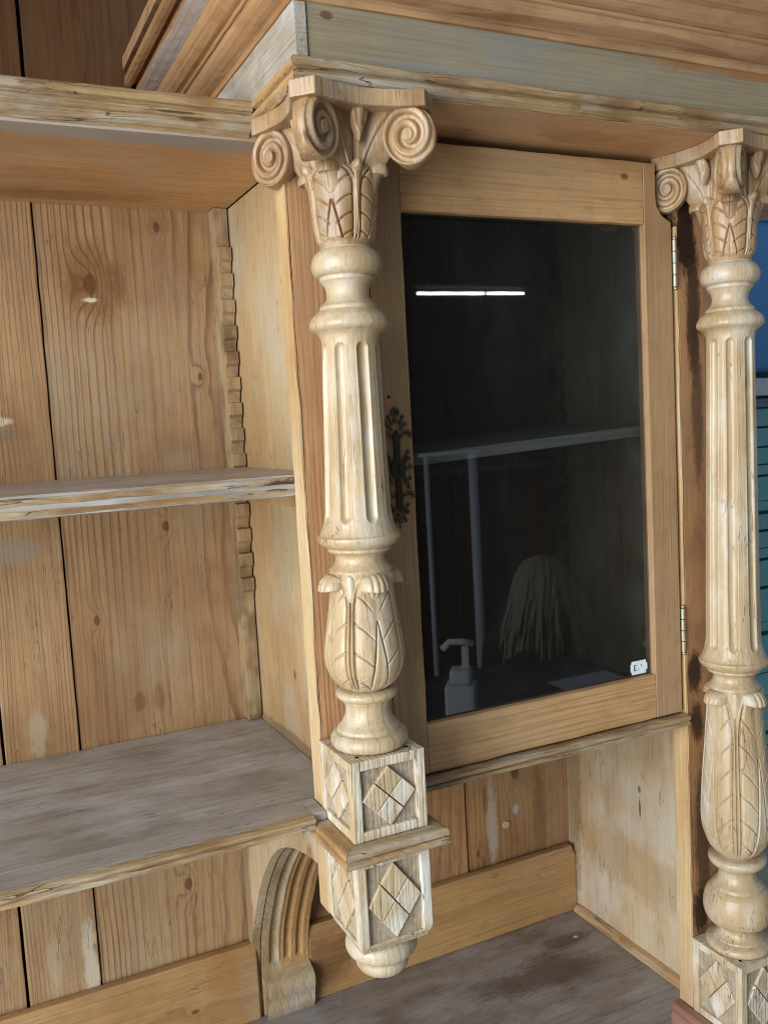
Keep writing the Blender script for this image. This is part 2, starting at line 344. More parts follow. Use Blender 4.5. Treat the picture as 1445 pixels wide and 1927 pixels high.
# ---- back planks, vertical, slightly uneven
def plank(x0, x1, z0, z1, dy, mat): return box('plank', x0, x1, B+dy, B+.018+dy, z0, z1, mat, cab, .002, .0004)
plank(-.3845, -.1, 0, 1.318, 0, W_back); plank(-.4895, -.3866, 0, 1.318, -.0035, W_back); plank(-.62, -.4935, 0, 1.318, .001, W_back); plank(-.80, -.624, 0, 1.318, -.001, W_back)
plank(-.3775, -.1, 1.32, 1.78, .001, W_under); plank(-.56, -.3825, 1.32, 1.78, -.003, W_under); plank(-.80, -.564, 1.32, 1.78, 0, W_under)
plank(-.098, .2745, 0, 1.318, -.003, W_niche); plank(.2785, .53, 0, 1.318, .001, W_niche)
box('backing_board', -.9, .56, B+.024, B+.03, -.0, 1.8, plain('dark_backing', '#3a281a', .9), cab, 0)
# batten along the foot of the back
box('batten', -.9, -.1425, B-.02, B-.004, .0005, .1335, W_batten, cab, .003, .0005)
prism('batten', [(-.0515, .0005), (.5055, .0005), (.5075, .02), (.5075, .112), (.499, .1335), (-.0515, .1335)], 'Y', B-.02, B-.0045, W_batten, cab, .0025)

# ---- divider side panels, posts
box('side_panel', -.106, -.086, .0285, B-.0005, .478, 1.3105, W_side, cab, .001)
sp = box('side_panel', .5085, .5285, .0285, B+.02, .0005, 1.3255, W_sidey, cab, .001)
pst = box('post', -.1462, -.0475, .0002, .0282, .4975, 1.3250, W_post, cab, .0016, .0005)
box('post_edge', -.1505, -.1464, -.0004, .0284, .4975, 1.3250, W_edge, pst, .0012, .0006)
pst2 = box('post', .4447, .5285, .0002, .0280, .0375, 1.3250, W_postr, cab, .0014, .0005)
box('post_edge', .4408, .4445, -.0003, .0284, .0375, 1.2300, W_edge, pst2, .0011, .0006)
sweep('base_bead', [(0, .0006)]+bead((.0, .0006), .0135, 0, 90, 6)+[(0, .0141)], [(.5083, B-.024), (.5083, .0265)], W_mouldy, cab, .0003)

# ---- shelves of the open side
def two_bead(z0, z1, d, back=.03):
    """moulded edge profile: out from 0 (face) with two beads; returns (out,z)"""
    h = z1-z0
    return [(-back, z1), (d*.1, z1)] + [(d*.55, z1-h*.04), (d*.9, z1-h*.14), (d, z1-h*.28), (d*.92, z1-h*.40), (d*.66, z1-h*.47), (d*.62, z1-h*.53), (d*.80, z1-h*.60), (d*.92, z1-h*.72), (d*.86, z1-h*.86), (d*.5, z1-h*.97)] + [(0, z0), (-back, z0)]
s1 = box('shelf', -.95, -.1072, .0305, B-.006, .8905, .9160, W_shelf, cab, .0012, .0004)
sweep('edge_moulding', two_bead(.8890, .9165, .011, .004), [(-.95, .0285+.011), (-.1512, .0285+.011)], W_mould, s1, .0005, .02)
s2 = box('shelf', -.95, -.1067, .0290, B-.006, .4905, .5085, W_shelf, cab, .001, .0003)
box('front_strip', -.95, -.1702, -.0145, .0288, .4905, .5083, W_shelf, s2, .0008, .0003)
box('front_strip', -.1701, -.1522, -.0150, .0288, .4977, .5080, W_shelf, s2, .0008)
sweep('edge_moulding', two_bead(.4905, .5080, .0115, .002), [(-.95, -.0148), (-.1700, -.0148)], W_mould, s2, .0006, .02)
s3 = box('top_board', -.95, -.1068, .0480, B-.0005, 1.3115, 1.3300, W_topb, cab, .001)
tb = [(-.02, 1.3515), (.004, 1.3515)]+bead((.0045, 1.3445), .0066, 85, -80, 8)+[(.003, 1.3365), (.0045, 1.3352)]+bead((.0030, 1.3312), .0040, 70, -60, 5)+[(.001, 1.3260), (-.004, 1.3205), (-.012, 1.3150), (-.0225, 1.3118), (-.03, 1.3305)]
sweep('front_moulding', tb, [(-.95, .0350), (-.1720, .0350)], W_mould, s3, .0005, .02)
# cleat under the middle shelf, on the divider
box('shelf_cleat', -.1215, -.1062, .034, .335, .868, .8895, W_batten, cab, .0015)
# saw-tooth shelf racks
def rack(x0, x1, parent):
    y0 = B-.0005; base = .363; poly = [(y0, .5095), (base+.006, .5095), (base, .52), (base, .700)]
    zt = 1.2525; p = .0392; rows = []
    for i in range(14): rows.append(zt-p*i)
    for zz in rows[::-1]:
        poly += [(base, zz-p*.96), (base-.004, zz-p*.62), (base-.0095, zz-p*.5), (base-.0095, zz-.0015), (base-.0005, zz)]
    poly += [(base, 1.3105), (y0, 1.3105)]
    return prism('shelf_rack', poly, 'X', x0, x1, W_rack, parent, .0007)
rack(-.1290, -.1085, cab); rack(.4860, .5070, cab)

# ---- bracket that carries the hanging column
cur = [(.3640, .0), (.3570, .014), (.3560, .030), (.3500, .046), (.3500, .058), (.3570, .068), (.3700, .072), (.3780, .080), (.3745, .105), (.3700, .128), (.3600, .157), (.347, .184), (.330, .214), (.3066, .254), (.281, .288), (.255, .318), (.232, .341), (.206, .363), (.176, .381), (.145, .395), (.11, .407), (.06, .418), (.03, .4215)]
cur = smooth_prof(cur, 1)
bx = []; nb = 60
def flute(t):     # t across 0..1, returns inward depth
    d = 0
    for c_, w_ in ((.26, .085), (.545, .07), (.80, .07)):
        q = abs(t-c_)/w_
        if q < 1: d = max(d, .0045*math.sqrt(1-q*q))
    if abs(t-.405) < .012: d = max(d, .002)
    return d
V = []
pr = resample(cur, .004)
for j, (py, pz) in enumerate(pr):
    k = max(0, min(1, (pz-.088)/.006)); ty, tz = (pr[min(j+1, len(pr)-1)][0]-pr[max(j-1, 0)][0], pr[min(j+1, len(pr)-1)][1]-pr[max(j-1, 0)][1]); L_ = math.hypot(ty, tz) or 1
    for i in range(nb):
        t = i/(nb-1); d = flute(t)*k; V.append((-.136+.0835*t, py + d*tz/L_*1.0 + random.uniform(-.0003, .0003), pz - d*ty/L_*1.0))
    # closing back points
br_front = grid_mesh(np.array(V), nb, len(pr), wrap_u=False)
br = link('bracket', br_front, W_brack, cab)
# brown right two thirds: second material on the same faces
br_front.materials.append(W_brown)
for p_ in br_front.polygons:
    if p_.center.x > -.1025 and p_.center.z > .075: p_.material_index = 1
body = [(B-.0045, .0004)] + [(y+.0105, max(z, .0004)) for y, z in cur if .002 < z < .40] + [(.150, .476), (B-.0045, .476)]
prism('bracket_core', body, 'X', -.1355, -.0530, W_brack, br, 0)
cheek = [(B-.0045, .0004), (.3845, .0004), (.3845, .072)]+[(y+.0045, z-.002) for y, z in cur if z > .082]+[(.0340, .4195), (.0340, .4765), (B-.0045, .4765)]
prism('bracket_cheek', cheek, 'X', -.1500, -.1362, W_sidey, br, 0)

# ---- niche under the door
sweep('niche_moulding', two_bead(.4940, .5115, .012, .05), [(-.0360, .0002), (.4395, .0002)], W_mould, cab, .0006, .02)
box('cupboard_floor', -.085, .508, .024, B-.006, .4955, .5135, W_shelf, cab, .001)
# ---- soffit board, under-frieze moulding, frieze and cornice
box('soffit_board', -.1600, .95, -.1000, B-.0005, 1.3257, 1.3440, W_soffit, cab, .001, .0003)
path = [(-.1660, .0335), (-.1660, -.1030), (.95, -.1030)]
mo = [(-.012, 1.3535), (.003, 1.3532)]+bead((.0025, 1.3476), .0052, 85, -85, 6)+[(.0005, 1.3415), (.001, 1.3402)]+bead((.0005, 1.3338), .0062, 80, -70, 6)+[(-.0005, 1.3262), (-.012, 1.3262)]
def left_right(nm, prof, matx, maty, wob=.0004, yback=.0335, out0=0.):
    """one moulding in two boards that meet in a mitre: along the left return and along the front"""
    c = (-.1660, -.1030)
    def piece(path_a, mat, cut):
        bm = bmesh.new(); rows = []
        n = 40
        for i in range(n+1):
            row = []
            for (o, z) in prof:
                w1, w2 = random.uniform(-wob, wob), random.uniform(-wob, wob)
                if cut == 'front': x0_ = c[0]-o+.0003; q = (x0_+(.95-x0_)*i/n, c[1]-o+w1, z+w2)
                else: y0_ = c[1]-o+.0003; q = (c[0]-o+w1, y0_+(yback-y0_)*i/n, z+w2)
                row.append(bm.verts.new(q))
            rows.append(row)
        k_ = len(prof)
        for a, b in zip(rows, rows[1:]):
            for k in range(k_): bm.faces.new((a[k], a[(k+1) % k_], b[(k+1) % k_], b[k]))
        bm.faces.new(rows[0]); bm.faces.new(rows[-1][::-1])
        return from_bm(nm, bm, mat, cab)
    return piece(None, matx, 'front'), piece(None, maty, 'left')
left_right('bed_moulding', mo, W_mould, W_mouldy)
# frieze: front board, return board whose end grain shows at the corner
box('frieze_board', -.1505, .95, -.1010, -.085, 1.3538, 1.4095, W_frieze, cab, .001, .0003)
box('frieze_board', -.1660, -.1511, -.1030, B-.003, 1.3539, 1.4085, W_friezey, cab, .0012, .0006)
# crown moulding facets: dark fillet, wide cove, bead, cove, grey slope, dark fillet, thin edge
def facet(pts, matx, maty, nm='cornice_moulding', th=.012):
    prof = list(pts) + [(pts[-1][0]-.002, pts[-1][1]+th), (pts[0][0]-.012, pts[0][1]+th)]
    return left_right(nm, prof, matx, maty, .0003, B-.004)
facet([(-.004, 1.4088), (.0005, 1.4100), (.0010, 1.4170), (.0045, 1.4190)], W_corn, W_corny, 'cornice_fillet', .004)
facet([(.0040, 1.4193), (.0090, 1.4215), (.0145, 1.4255), (.0182, 1.4310), (.0200, 1.4375)], W_corn, W_corny)
facet([(.0202, 1.4375)]+bead((.0218, 1.4400), .0026, 250, 400, 6)+[(.0222, 1.4428)], W_corn, W_corny, 'cornice_bead', .004)
facet([(.0222, 1.4430), (.0290, 1.4455), (.0350, 1.4505), (.0390, 1.4580), (.0410, 1.4660)], W_corn, W_corny)
facet([(.0412, 1.4660), (.0470, 1.4690), (.0540, 1.4735), (.0590, 1.4780)], W_corn, W_corngrey)
facet([(.0592, 1.4782), (.0597, 1.4925), (.0660, 1.4930), (.0665, 1.4838)], W_corn, W_corny, 'cornice_fillet', .006)
facet([(.0666, 1.4836), (.0715, 1.4846), (.0760, 1.4870)], W_corn, W_corny, 'cornice_edge', .012)
box('cornice_top', -.242, .95, -.179, B-.004, 1.508, 1.525, W_corn, cab, 0)
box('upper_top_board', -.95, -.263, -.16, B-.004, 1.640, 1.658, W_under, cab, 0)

# ---- glazed door
door = bpy.data.objects.new('glass_door', None); C.objects.link(door); door.parent = cab
box('stile', -.0466, .0001, .0005, .0225, .5152, 1.3145, W_door, door, .0016, .0004)
# right stile with the corner cut away for the capital's scroll
gx = .3853
st = [(gx, .5152), (.4343, .5152), (.4343, 1.2350), (.4300, 1.2370), (.4170, 1.2440), (.4090, 1.2560), (.4065, 1.2700), (.4072, 1.3145), (gx, 1.3145)]
prism('stile', st, 'Y', .0005, .0225, W_door, door, .0014)
box('rail', .0006, gx-.0006, .0011, .0221, 1.2302, 1.3150, W_rail, door, .0014, .0004)
box('rail', .0006, gx-.0006, .0011, .0221, .5150, .5802, W_rail, door, .0014, .0004)
box('glass_pane', -.004, gx+.004, .0112, .0138, .5760, 1.2345, M_glass, door, 0)
# price sticker with notched ends, printed E
sx0, sx1, sz0, sz1 = .3462, .3772, .5835, .6035; yy = .0109
nt_ = .0035
pl = [(sx0+nt_*.5, sz0), (sx1-nt_*.7, sz0), (sx1-nt_*.7, sz0+.005), (sx1, sz0+.005), (sx1, sz1-.005), (sx1-nt_*.7, sz1-.005), (sx1-nt_*.7, sz1), (sx0+nt_*.5, sz1), (sx0+nt_*.5, sz1-.004), (sx0, sz1-.004), (sx0, sz0+.004), (sx0+nt_*.5, sz0+.004)]
stk = prism('price_sticker', pl, 'Y', yy-.0004, yy, M_paper, door, 0)
bm = bmesh.new()
def ink(x0, x1, z0, z1):
    a = bmesh.ops.create_cube(bm, size=1)['verts']
    for v_ in a: v_.co = Vector((x0 if v_.co.x < 0 else x1, yy-.0009 if v_.co.y < 0 else yy-.0003, z0 if v_.co.z < 0 else z1))
ex, ez = sx0+.0055, sz0+.0058
ink(ex, ex+.0010, ez, ez+.0085); ink(ex+.0012, ex+.0048, ez, ez+.0010); ink(ex+.0012, ex+.0040, ez+.0038, ez+.0047); ink(ex+.0012, ex+.0048, ez+.0075, ez+.0085)
ink(ex+.0085, ex+.0094, ez+.0012, ez+.0026); ink(ex+.0135, ex+.0150, ez+.0062, ez+.0078)
from_bm('printed_mark', bm, M_ink, door)
# hinges
for z0, z1 in ((1.1440, 1.2105), (.6065, .6735)):
    bm = bmesh.new(); n = 4
    for i in range(n):
        h = (z1-z0)/n; res = bmesh.ops.create_cone(bm, cap_ends=True, segments=14, radius1=.0036, radius2=.0036, depth=h*.93)
        bmesh.ops.translate(bm, verts=res['verts'], vec=(.4378, -.0016, z0+h*(i+.5)))
    for zz in (z0-.002, z1+.002):
        res = bmesh.ops.create_uvsphere(bm, u_segments=10, v_segments=8, radius=.0026); bmesh.ops.translate(bm, verts=res['verts'], vec=(.4378, -.0016, zz))
    from_bm('hinge', bm, M_brass, door)
# lock plate: pierced bronze escutcheon
def tube(bm, pts, rad, seg=8):
    rings = []
    for i, p in enumerate(pts):
        p = Vector(p); t = (Vector(pts[min(i+1, len(pts)-1)])-Vector(pts[max(i-1, 0)])).normalized()
        a = t.cross(Vector((0, 1, 0)));  a = a.normalized() if a.length > .01 else Vector((1, 0, 0)); b = t.cross(a)
        rr = rad(i/(len(pts)-1)) if callable(rad) else rad
        rings.append([bm.verts.new(p+a*rr*math.cos(2*math.pi*k/seg)+b*rr*math.sin(2*math.pi*k/seg)) for k in range(seg)])
    for r0, r1 in zip(rings, rings[1:]):
        for k in range(seg): bm.faces.new((r0[k], r0[(k+1) % seg], r1[(k+1) % seg], r1[k]))
    bm.faces.new(rings[0][::-1]); bm.faces.new(rings[-1])
ecx, ez0 = -.0235, .9150
plate = [(-.0040, -.048), (.0, -.055), (.0040, -.048), (.0042, -.044), (.0036, -.043), (.0036, -.012), (.0085, -.008), (.0100, 0), (.0085, .008), (.0036, .012), (.0040, .036), (.0062, .038), (.0036, .042), (.0, .048), (-.0036, .042), (-.0062, .038), (-.0040, .036), (-.0036, .012), (-.0085, .008), (-.0100, 0), (-.0085, -.008), (-.0036, -.012), (-.0036, -.043), (-.0042, -.044)]
esc = prism('lock_plate', [(ecx+a, ez0+b) for a, b in plate], 'Y', -.0046, .0003, M_bronze, door, .0014)
bm = bmesh.new()
for sgn in (-1, 1):
    for (sx_, sz_, ex_, ez_, curl) in ((.006, .048, .013, .055, 1), (.005, .056, .010, .064, -1), (.006, .040, .016, .044, 1), (.016, .044, .0195, .040, 1), (.009, .012, .0150, .020, -1), (.010, .006, .0155, .012, 1),
                                       (.011, -.002, .0185, .001, 1), (.009, -.010, .0165, -.013, -1), (.0085, -.018, .014, -.024, 1), (.005, -.036, .0145, -.032, 1), (.0145, -.032, .0195, -.036, 1), (.005, -.048, .0120, -.046, -1), (.004, -.056, .011, -.055, 1), (.003, -.062, .007, -.066, 1), (.004, .066, .001, .073, 1)):
        pts = []
        for i in range(9):
            t = i/8; x_ = sx_+(ex_-sx_)*t; z_ = sz_+(ez_-sz_)*t; bow = math.sin(t*math.pi)*.0028*curl
            pts.append((ecx+sgn*(x_+bow*.5), -.0020, ez0+z_+bow))
        tube(bm, pts, lambda t: .0019-.0006*t, 7)
        res = bmesh.ops.create_uvsphere(bm, u_segments=8, v_segments=6, radius=.0025); bmesh.ops.translate(bm, verts=res['verts'], vec=(ecx+sgn*ex_, -.0024, ez0+ez_))
for zz, rr in ((.060, .0035), (.068, .003), (.075, .0018), (-.060, .0035), (-.067, .003), (-.073, .0018)):
    res = bmesh.ops.create_uvsphere(bm, u_segments=10, v_segments=8, radius=rr); bmesh.ops.scale(bm, verts=res['verts'], vec=(1, .6, 1)); bmesh.ops.translate(bm, verts=res['verts'], vec=(ecx, -.0012, ez0+zz))
from_bm('lock_plate_scrolls', bm, M_bronze, door, True)
kh = [(.0022*math.cos(a_), .0035+.0026*math.sin(a_)) for a_ in [R(-40+i*26) for i in range(11)]]
kh = [(.0026*math.cos(R(d_)), .0038+.0026*math.sin(R(d_))) for d_ in range(-50, 231, 20)] + [(-.0022, -.0075), (.0022, -.0075)]
prism('keyhole', [(ecx+a, ez0+b) for a, b in kh], 'Y', -.0049, -.0005, M_black, door, 0)
bm = bmesh.new(); res = bmesh.ops.create_cone(bm, cap_ends=True, segments=12, radius1=.0022, radius2=.0018, depth=.002); bmesh.ops.rotate(bm, verts=res['verts'], matrix=Matrix.Rotation(R(90), 3, 'X')); bmesh.ops.translate(bm, verts=res['verts'], vec=(-.030, .0002, 1.0039))
from_bm('old_screw_hole', bm, M_black, door)
# shelf inside the cupboard, one notch out of level
ish = box('cupboard_shelf', -.07, .486, .045, B-.006, .9165, .9320, wood('pale_worn_shelf', 'X', '#e0dcd4', '#b0a898', 120, .2, '#d8d8d8', .5, '#b5a890', .3, knotty=False), cab, .002)
for v_ in ish.data.vertices: v_.co.z += (v_.co.x-.05)*.047-.0015
# nail-head plug on the niche back
bm = bmesh.new(); res = bmesh.ops.create_cone(bm, cap_ends=True, segments=20, radius1=.0075, radius2=.0068, depth=.003); bmesh.ops.rotate(bm, verts=res['verts'], matrix=Matrix.Rotation(R(90), 3, 'X')); bmesh.ops.translate(bm, verts=res['verts'], vec=(.3631, B, .2014))
from_bm('dowel_plug', bm, W_carve, cab)

# ------------------------------------------------------------------ carved columns
def leaf_relief(z0, z1, veins, stem0, R0=.042, apex=.62):
    half = math.pi/4
    def disp(TH, Z, RR):
        d = (TH-stem0+half) % (math.pi/2)-half       # angle from the nearest stem
        s = d*R0; Sx = half*R0; t = (Z-z0)/(z1-z0); inn = ((t > 0) & (t < 1)).astype(float)
        a = np.abs(s)
        sr = .0021+.013*np.clip((t-.70)/.30, 0, 1)**2.2
        g = lambda q, w: np.exp(-(q/w)**2)
        h = .0014*g(a-sr, .0012) - .0032*g(a-sr-.0027, .0008)
        h -= .0036*g(s, .0008)*(t < .86)
        body = np.clip((a-sr-.0026)/.004, 0, 1)
        h += .0014*np.sin(np.clip(a/Sx, 0, 1)*np.pi)*body
        for k in range(veins):
            tv = .12+.80*k/max(1, veins-1)*.92 if veins > 1 else .5
            q = np.clip((a-sr-.002)/(Sx*.86), 0, 1); tc = tv - (.16*q**1.6+.03*q)*(.55+.45*1)*(4.6/veins if veins > 4 else 1.)
            w = .0010/(z1-z0); ok = (a > sr+.002) & (q < .86) & (t < .9)
            h -= .0032*np.exp(-((t-tc)/w/.95)**2)*ok*np.clip((1-q)*2.2, 0, 1)
        c = Sx-a; dw = .0105*np.clip(1-t/apex, 0, 1); on = (t < apex)
        h -= .0042*g(c-dw-.0006, .0008)*on
        h += .0007*(c < dw)*on
        fade = np.clip(t/.05, 0, 1)*np.clip((1-t)/.02, 0, 1)
        return h*fade*inn
    return disp
def curl(name, cx, cy, th0, half_ang, sec, mat, parent, nslit=3, nu=44):
    """a leaf tip that rolls outward: closed section (r,z) swept over +-half_ang with the overhang dying at the sides"""
    sec = resample(smooth_prof(sec+[sec[0]], 2)[:-1], .0007); n = len(sec); r0 = min(p[0] for p in sec); zc = max(p[1] for p in sec)
    V = np.zeros((nu, n, 3)); pr_ = np.array(sec)
    for i in range(nu):
        u = -1+2*i/(nu-1); k = max(.02, (1-abs(u)**1.9))**.85
        r = r0-.001+(pr_[:, 0]-r0)*k; z = zc-(1-k)*.0075+(pr_[:, 1]-zc)*(.35+.65*k)
        if nslit:
            for sl in range(nslit):
                us = (sl-(nslit-1)/2)*.26
                r = r-.0022*math.exp(-((u-us)/.045)**2)*np.clip((pr_[:, 0]-r0-.003)/.003, 0, 1)
        th = th0+u*half_ang*(.80+.20*np.clip(1-(pr_[:, 0]-r0)/.016, 0, 1))
        X = cx+r*np.sin(th); Y = cy-r*np.cos(th)
        V[i, :, 0] = X+lean(X, Y, z); V[i, :, 1] = Y; V[i, :, 2] = z
    me = grid_mesh(V.transpose(0, 1, 2).reshape(-1, 3), n, nu)
    return link(name, me, mat, parent)
def volute(cx, cy, diag, mat, parent, zc=1.2810, rho=.0830, Rv=.0290):
    nr, nph = 46, 120; V = []
    ph = np.arange(nph)*2*np.pi/nph
    def side(sgn):
        out = []
        for i in range(nr):
            q = (i/(nr-1)); r = Rv*q
            rr = np.full(nph, r)
            pit_ = .0132; u = ((Rv-rr)/pit_ - (np.pi/2-ph)/(2*np.pi))
            fr_ = u-np.floor(u); ridge = np.clip(1-((fr_-.36)/.36)**4, 0, 1)*(fr_ < .72)*(1-.25*fr_)
            eye = np.clip((.0075-rr)/.0014, 0, 1)
            h = .0062*np.maximum(ridge*(rr > .0060), eye*.95) - .0030*(1-q)*(q > .2)
            edge = np.clip((Rv-rr)/.003, 0, 1)
            t = (.0050+h+.19*(Rv-rr*np.cos(ph)))*(.70+.30*np.sqrt(edge))
            out.append(np.stack([rr*np.cos(ph)*.96, sgn*t, rr*np.sin(ph)*1.10], -1))
        return out
    A = side(1); Bs = side(-1)[::-1]
    rows = A+Bs
    P = np.array(rows); loc = P.reshape(-1, 3)
    dx, dy = math.sin(diag), -math.cos(diag)
    X = cx+dx*(rho+loc[:, 0])-dy*loc[:, 1]; Y = cy+dy*(rho+loc[:, 0])+dx*loc[:, 1]; Z = zc+loc[:, 2]
    X = X+lean(X, Y, Z)
    me = grid_mesh(np.stack([X, Y, Z], -1), nph, len(rows))
    return link('volute', me, mat, parent)
def capital(cx, cy, col):
    def bell_disp(TH, Z, RR): return leaf_relief(1.176, 1.254, 4, 0., .036, .55)(TH, Z, RR)
    bell = [(.0285, 1.1715), (.0295, 1.1745), (.0312, 1.178), (.0335, 1.188), (.0350, 1.20), (.0362, 1.215), (.0374, 1.228), (.0392, 1.240), (.0410, 1.248), (.0400, 1.254), (.0350, 1.256), (.030, 1.258)]
    lathe('leaf_bell', bell, cx, cy, W_cap, col, 420, .0007, bell_disp)
    # keel between two leaves: a long pin with a round hooded tip and a drop at its foot
    for k in range(4):
        th = k*math.pi/2
        if k == 2: continue
        n, m_ = 40, 12; V = []
        for i in range(n):
            t = i/(n-1); z = 1.181+t*(1.252-1.181); rb = np.interp(z, [1.178, 1.2, 1.228, 1.248], [.0312, .0350, .0374, .0408]); w = .0010+.0042*t**1.5; hgt = .0026+.0016*t
            for j in range(m_):
                a = 2*math.pi*j/m_; s_ = w*math.cos(a); rr = rb-.001+hgt*max(0, math.sin(a))**.8*(1 if math.sin(a) > 0 else 0) - (.0015 if math.sin(a) < 0 else 0)
                X = cx+rr*math.sin(th)+s_*math.cos(th); Y = cy-rr*math.cos(th)+s_*math.sin(th); V.append((X+float(lean(X, Y, np.array(z))), Y, z))
        link('leaf_keel', grid_mesh(np.array(V), m_, n), W_cap, col)
        curl('leaf_hood', cx, cy, th, .21, [(.0385, 1.240), (.0405, 1.252), (.0430, 1.2585), (.0470, 1.2600), (.0495, 1.2565), (.0490, 1.2510), (.0455, 1.2480), (.0425, 1.2440)], W_cap, col, 0, 24)
        # fleuron on the abacus face
        bm = bmesh.new(); res = bmesh.ops.create_uvsphere(bm, u_segments=28, v_segments=18, radius=1)
        for v_ in bm.verts:
            q = v_.co.copy(); wid = .0145*(.22+.78*((q.z+1)/2)**1.2); g_ = sum(math.exp(-((q.x-c_)/.12)**2) for c_ in (-.45, 0.42))*.0022*(q.z > -.1)
            s_ = q.x*wid; rr = .0465+(-q.y)*.0080+.010*max(0, q.z)-g_*(q.y < 0); z = 1.2935+q.z*.0190
            X = cx+rr*math.sin(th)+s_*math.cos(th); Y = cy-rr*math.cos(th)+s_*math.sin(th); v_.co = Vector((X+float(lean(X, Y, np.array(z))), Y, z))
        from_bm('fleuron', bm, W_cap, col, True)
    sec = [(.0365, 1.224), (.0395, 1.242), (.0425, 1.2555), (.0475, 1.2605), (.0525, 1.2590), (.0555, 1.2525), (.0550, 1.2460), (.0525, 1.2450), (.0500, 1.2480), (.0455, 1.2440), (.0400, 1.2260)]
    for th in (-math.pi/4, math.pi/4, -3*math.pi/4, 3*math.pi/4):
        curl('leaf_tip', cx, cy, th, .44, sec, W_cap, col, 1)
    # horn body: four lobes that rise into the scrolls
    def lobe(TH, Z, RR):
        t = np.clip((Z-1.240)/(1.314-1.240), 0, 1); d = np.abs((TH % (math.pi/2))-math.pi/4)/(math.pi/4)
        out = .004+.050*t**.85; w = np.clip(1-d, 0, 1)
        sh = w**(1.15+1.1*t)
        rib = .0016*np.exp(-((d-(.86-.62*t))/.045)**2) - .0014*np.exp(-((d-(.78-.60*t))/.04)**2)
        return out*sh + rib*np.clip(t*8, 0, 1) - .0035*np.exp(-(d-1)**2/.006)
    horn = [(.030, 1.238), (.0335, 1.246), (.0345, 1.258), (.0355, 1.272), (.0370, 1.286), (.039, 1.300), (.0405, 1.313), (.0405, 1.3165), (.0, 1.3168)]
    lathe('scroll_horns', horn, cx, cy, W_cap, col, 300, .0009, lobe)
    for dg in (-math.pi/4, math.pi/4, -3*math.pi/4): volute(cx, cy, dg, W_cap, col)
    # abacus, hollow sided, with cut corners
    pts = []
    for k in range(4):
        a0 = k*math.pi/2-math.pi/4; a1 = a0+math.pi/2
        for (aa, sg) in ((a0, 1), (a1, -1)):
            pass
        c0 = Vector((math.sin(a0), -math.cos(a0)))*.104; t0 = Vector((math.cos(a0), math.sin(a0)))*.0145
        c1 = Vector((math.sin(a1), -math.cos(a1)))*.104; t1 = Vector((math.cos(a1), math.sin(a1)))*.0145
        p0 = c0+t0; p1 = c1-t1; mid = Vector((math.sin(a0+math.pi/4), -math.cos(a0+math.pi/4)))
        for i in range(13):
            t = i/12; p = p0.lerp(p1, t); p = p-mid*(.0165*math.sin(math.pi*t)); pts.append((p.x, p.y))
    lx = float(lean(0, 0, np.array(1.32)))
    def at(sc): return [(cx+lx+a*sc, cy+b*sc) for a, b in pts]
    prism('abacus', at(1.0), 'Z', 1.3075, 1.3254, W_cap, col, .0016)

def flutes(zb, zt):
    def disp(TH, Z, RR):
        d = (TH+math.pi/8) % (math.pi/4)-math.pi/8; s = d*RR; w = .0066
        over = np.where(Z > zt-w, Z-(zt-w), np.where(Z < zb+w, (zb+w)-Z, 0)); q = np.sqrt(s*s+over*over)/w
        h = -.0052*np.sqrt(np.clip(1-q*q, 0, 1)) + .0005*np.exp(-((q-1.12)/.10)**2)
        return h
    return disp
def lozenges(frame, depth_axis, face, u0, u1, z0, z1, col, sgn):
    """four raised lozenges inside a sunk square; u runs along the face"""
    uc, zc = (u0+u1)/2, (z0+z1)/2; hu, hz = (u1-u0)/2, (z1-z0)/2; g = .026
    quad = lambda c, s: [(c[0]-s, c[1]), (c[0], c[1]-s), (c[0]+s, c[1]), (c[0], c[1]+s)]
    for c in ((0, .5), (0, -.5), (.5, 0), (-.5, 0)):
        j = random.uniform(-.02, .02)
        poly = [(uc+a*hu, zc+b*hz) for a, b in quad((c[0], c[1]+j*.3), .5-g)]
        d = random.uniform(-.0004, .0004)
        prism('lozenge', poly, depth_axis, face+sgn*(-.0006+d), face+sgn*(-.008), W_plinth, col, .0009)
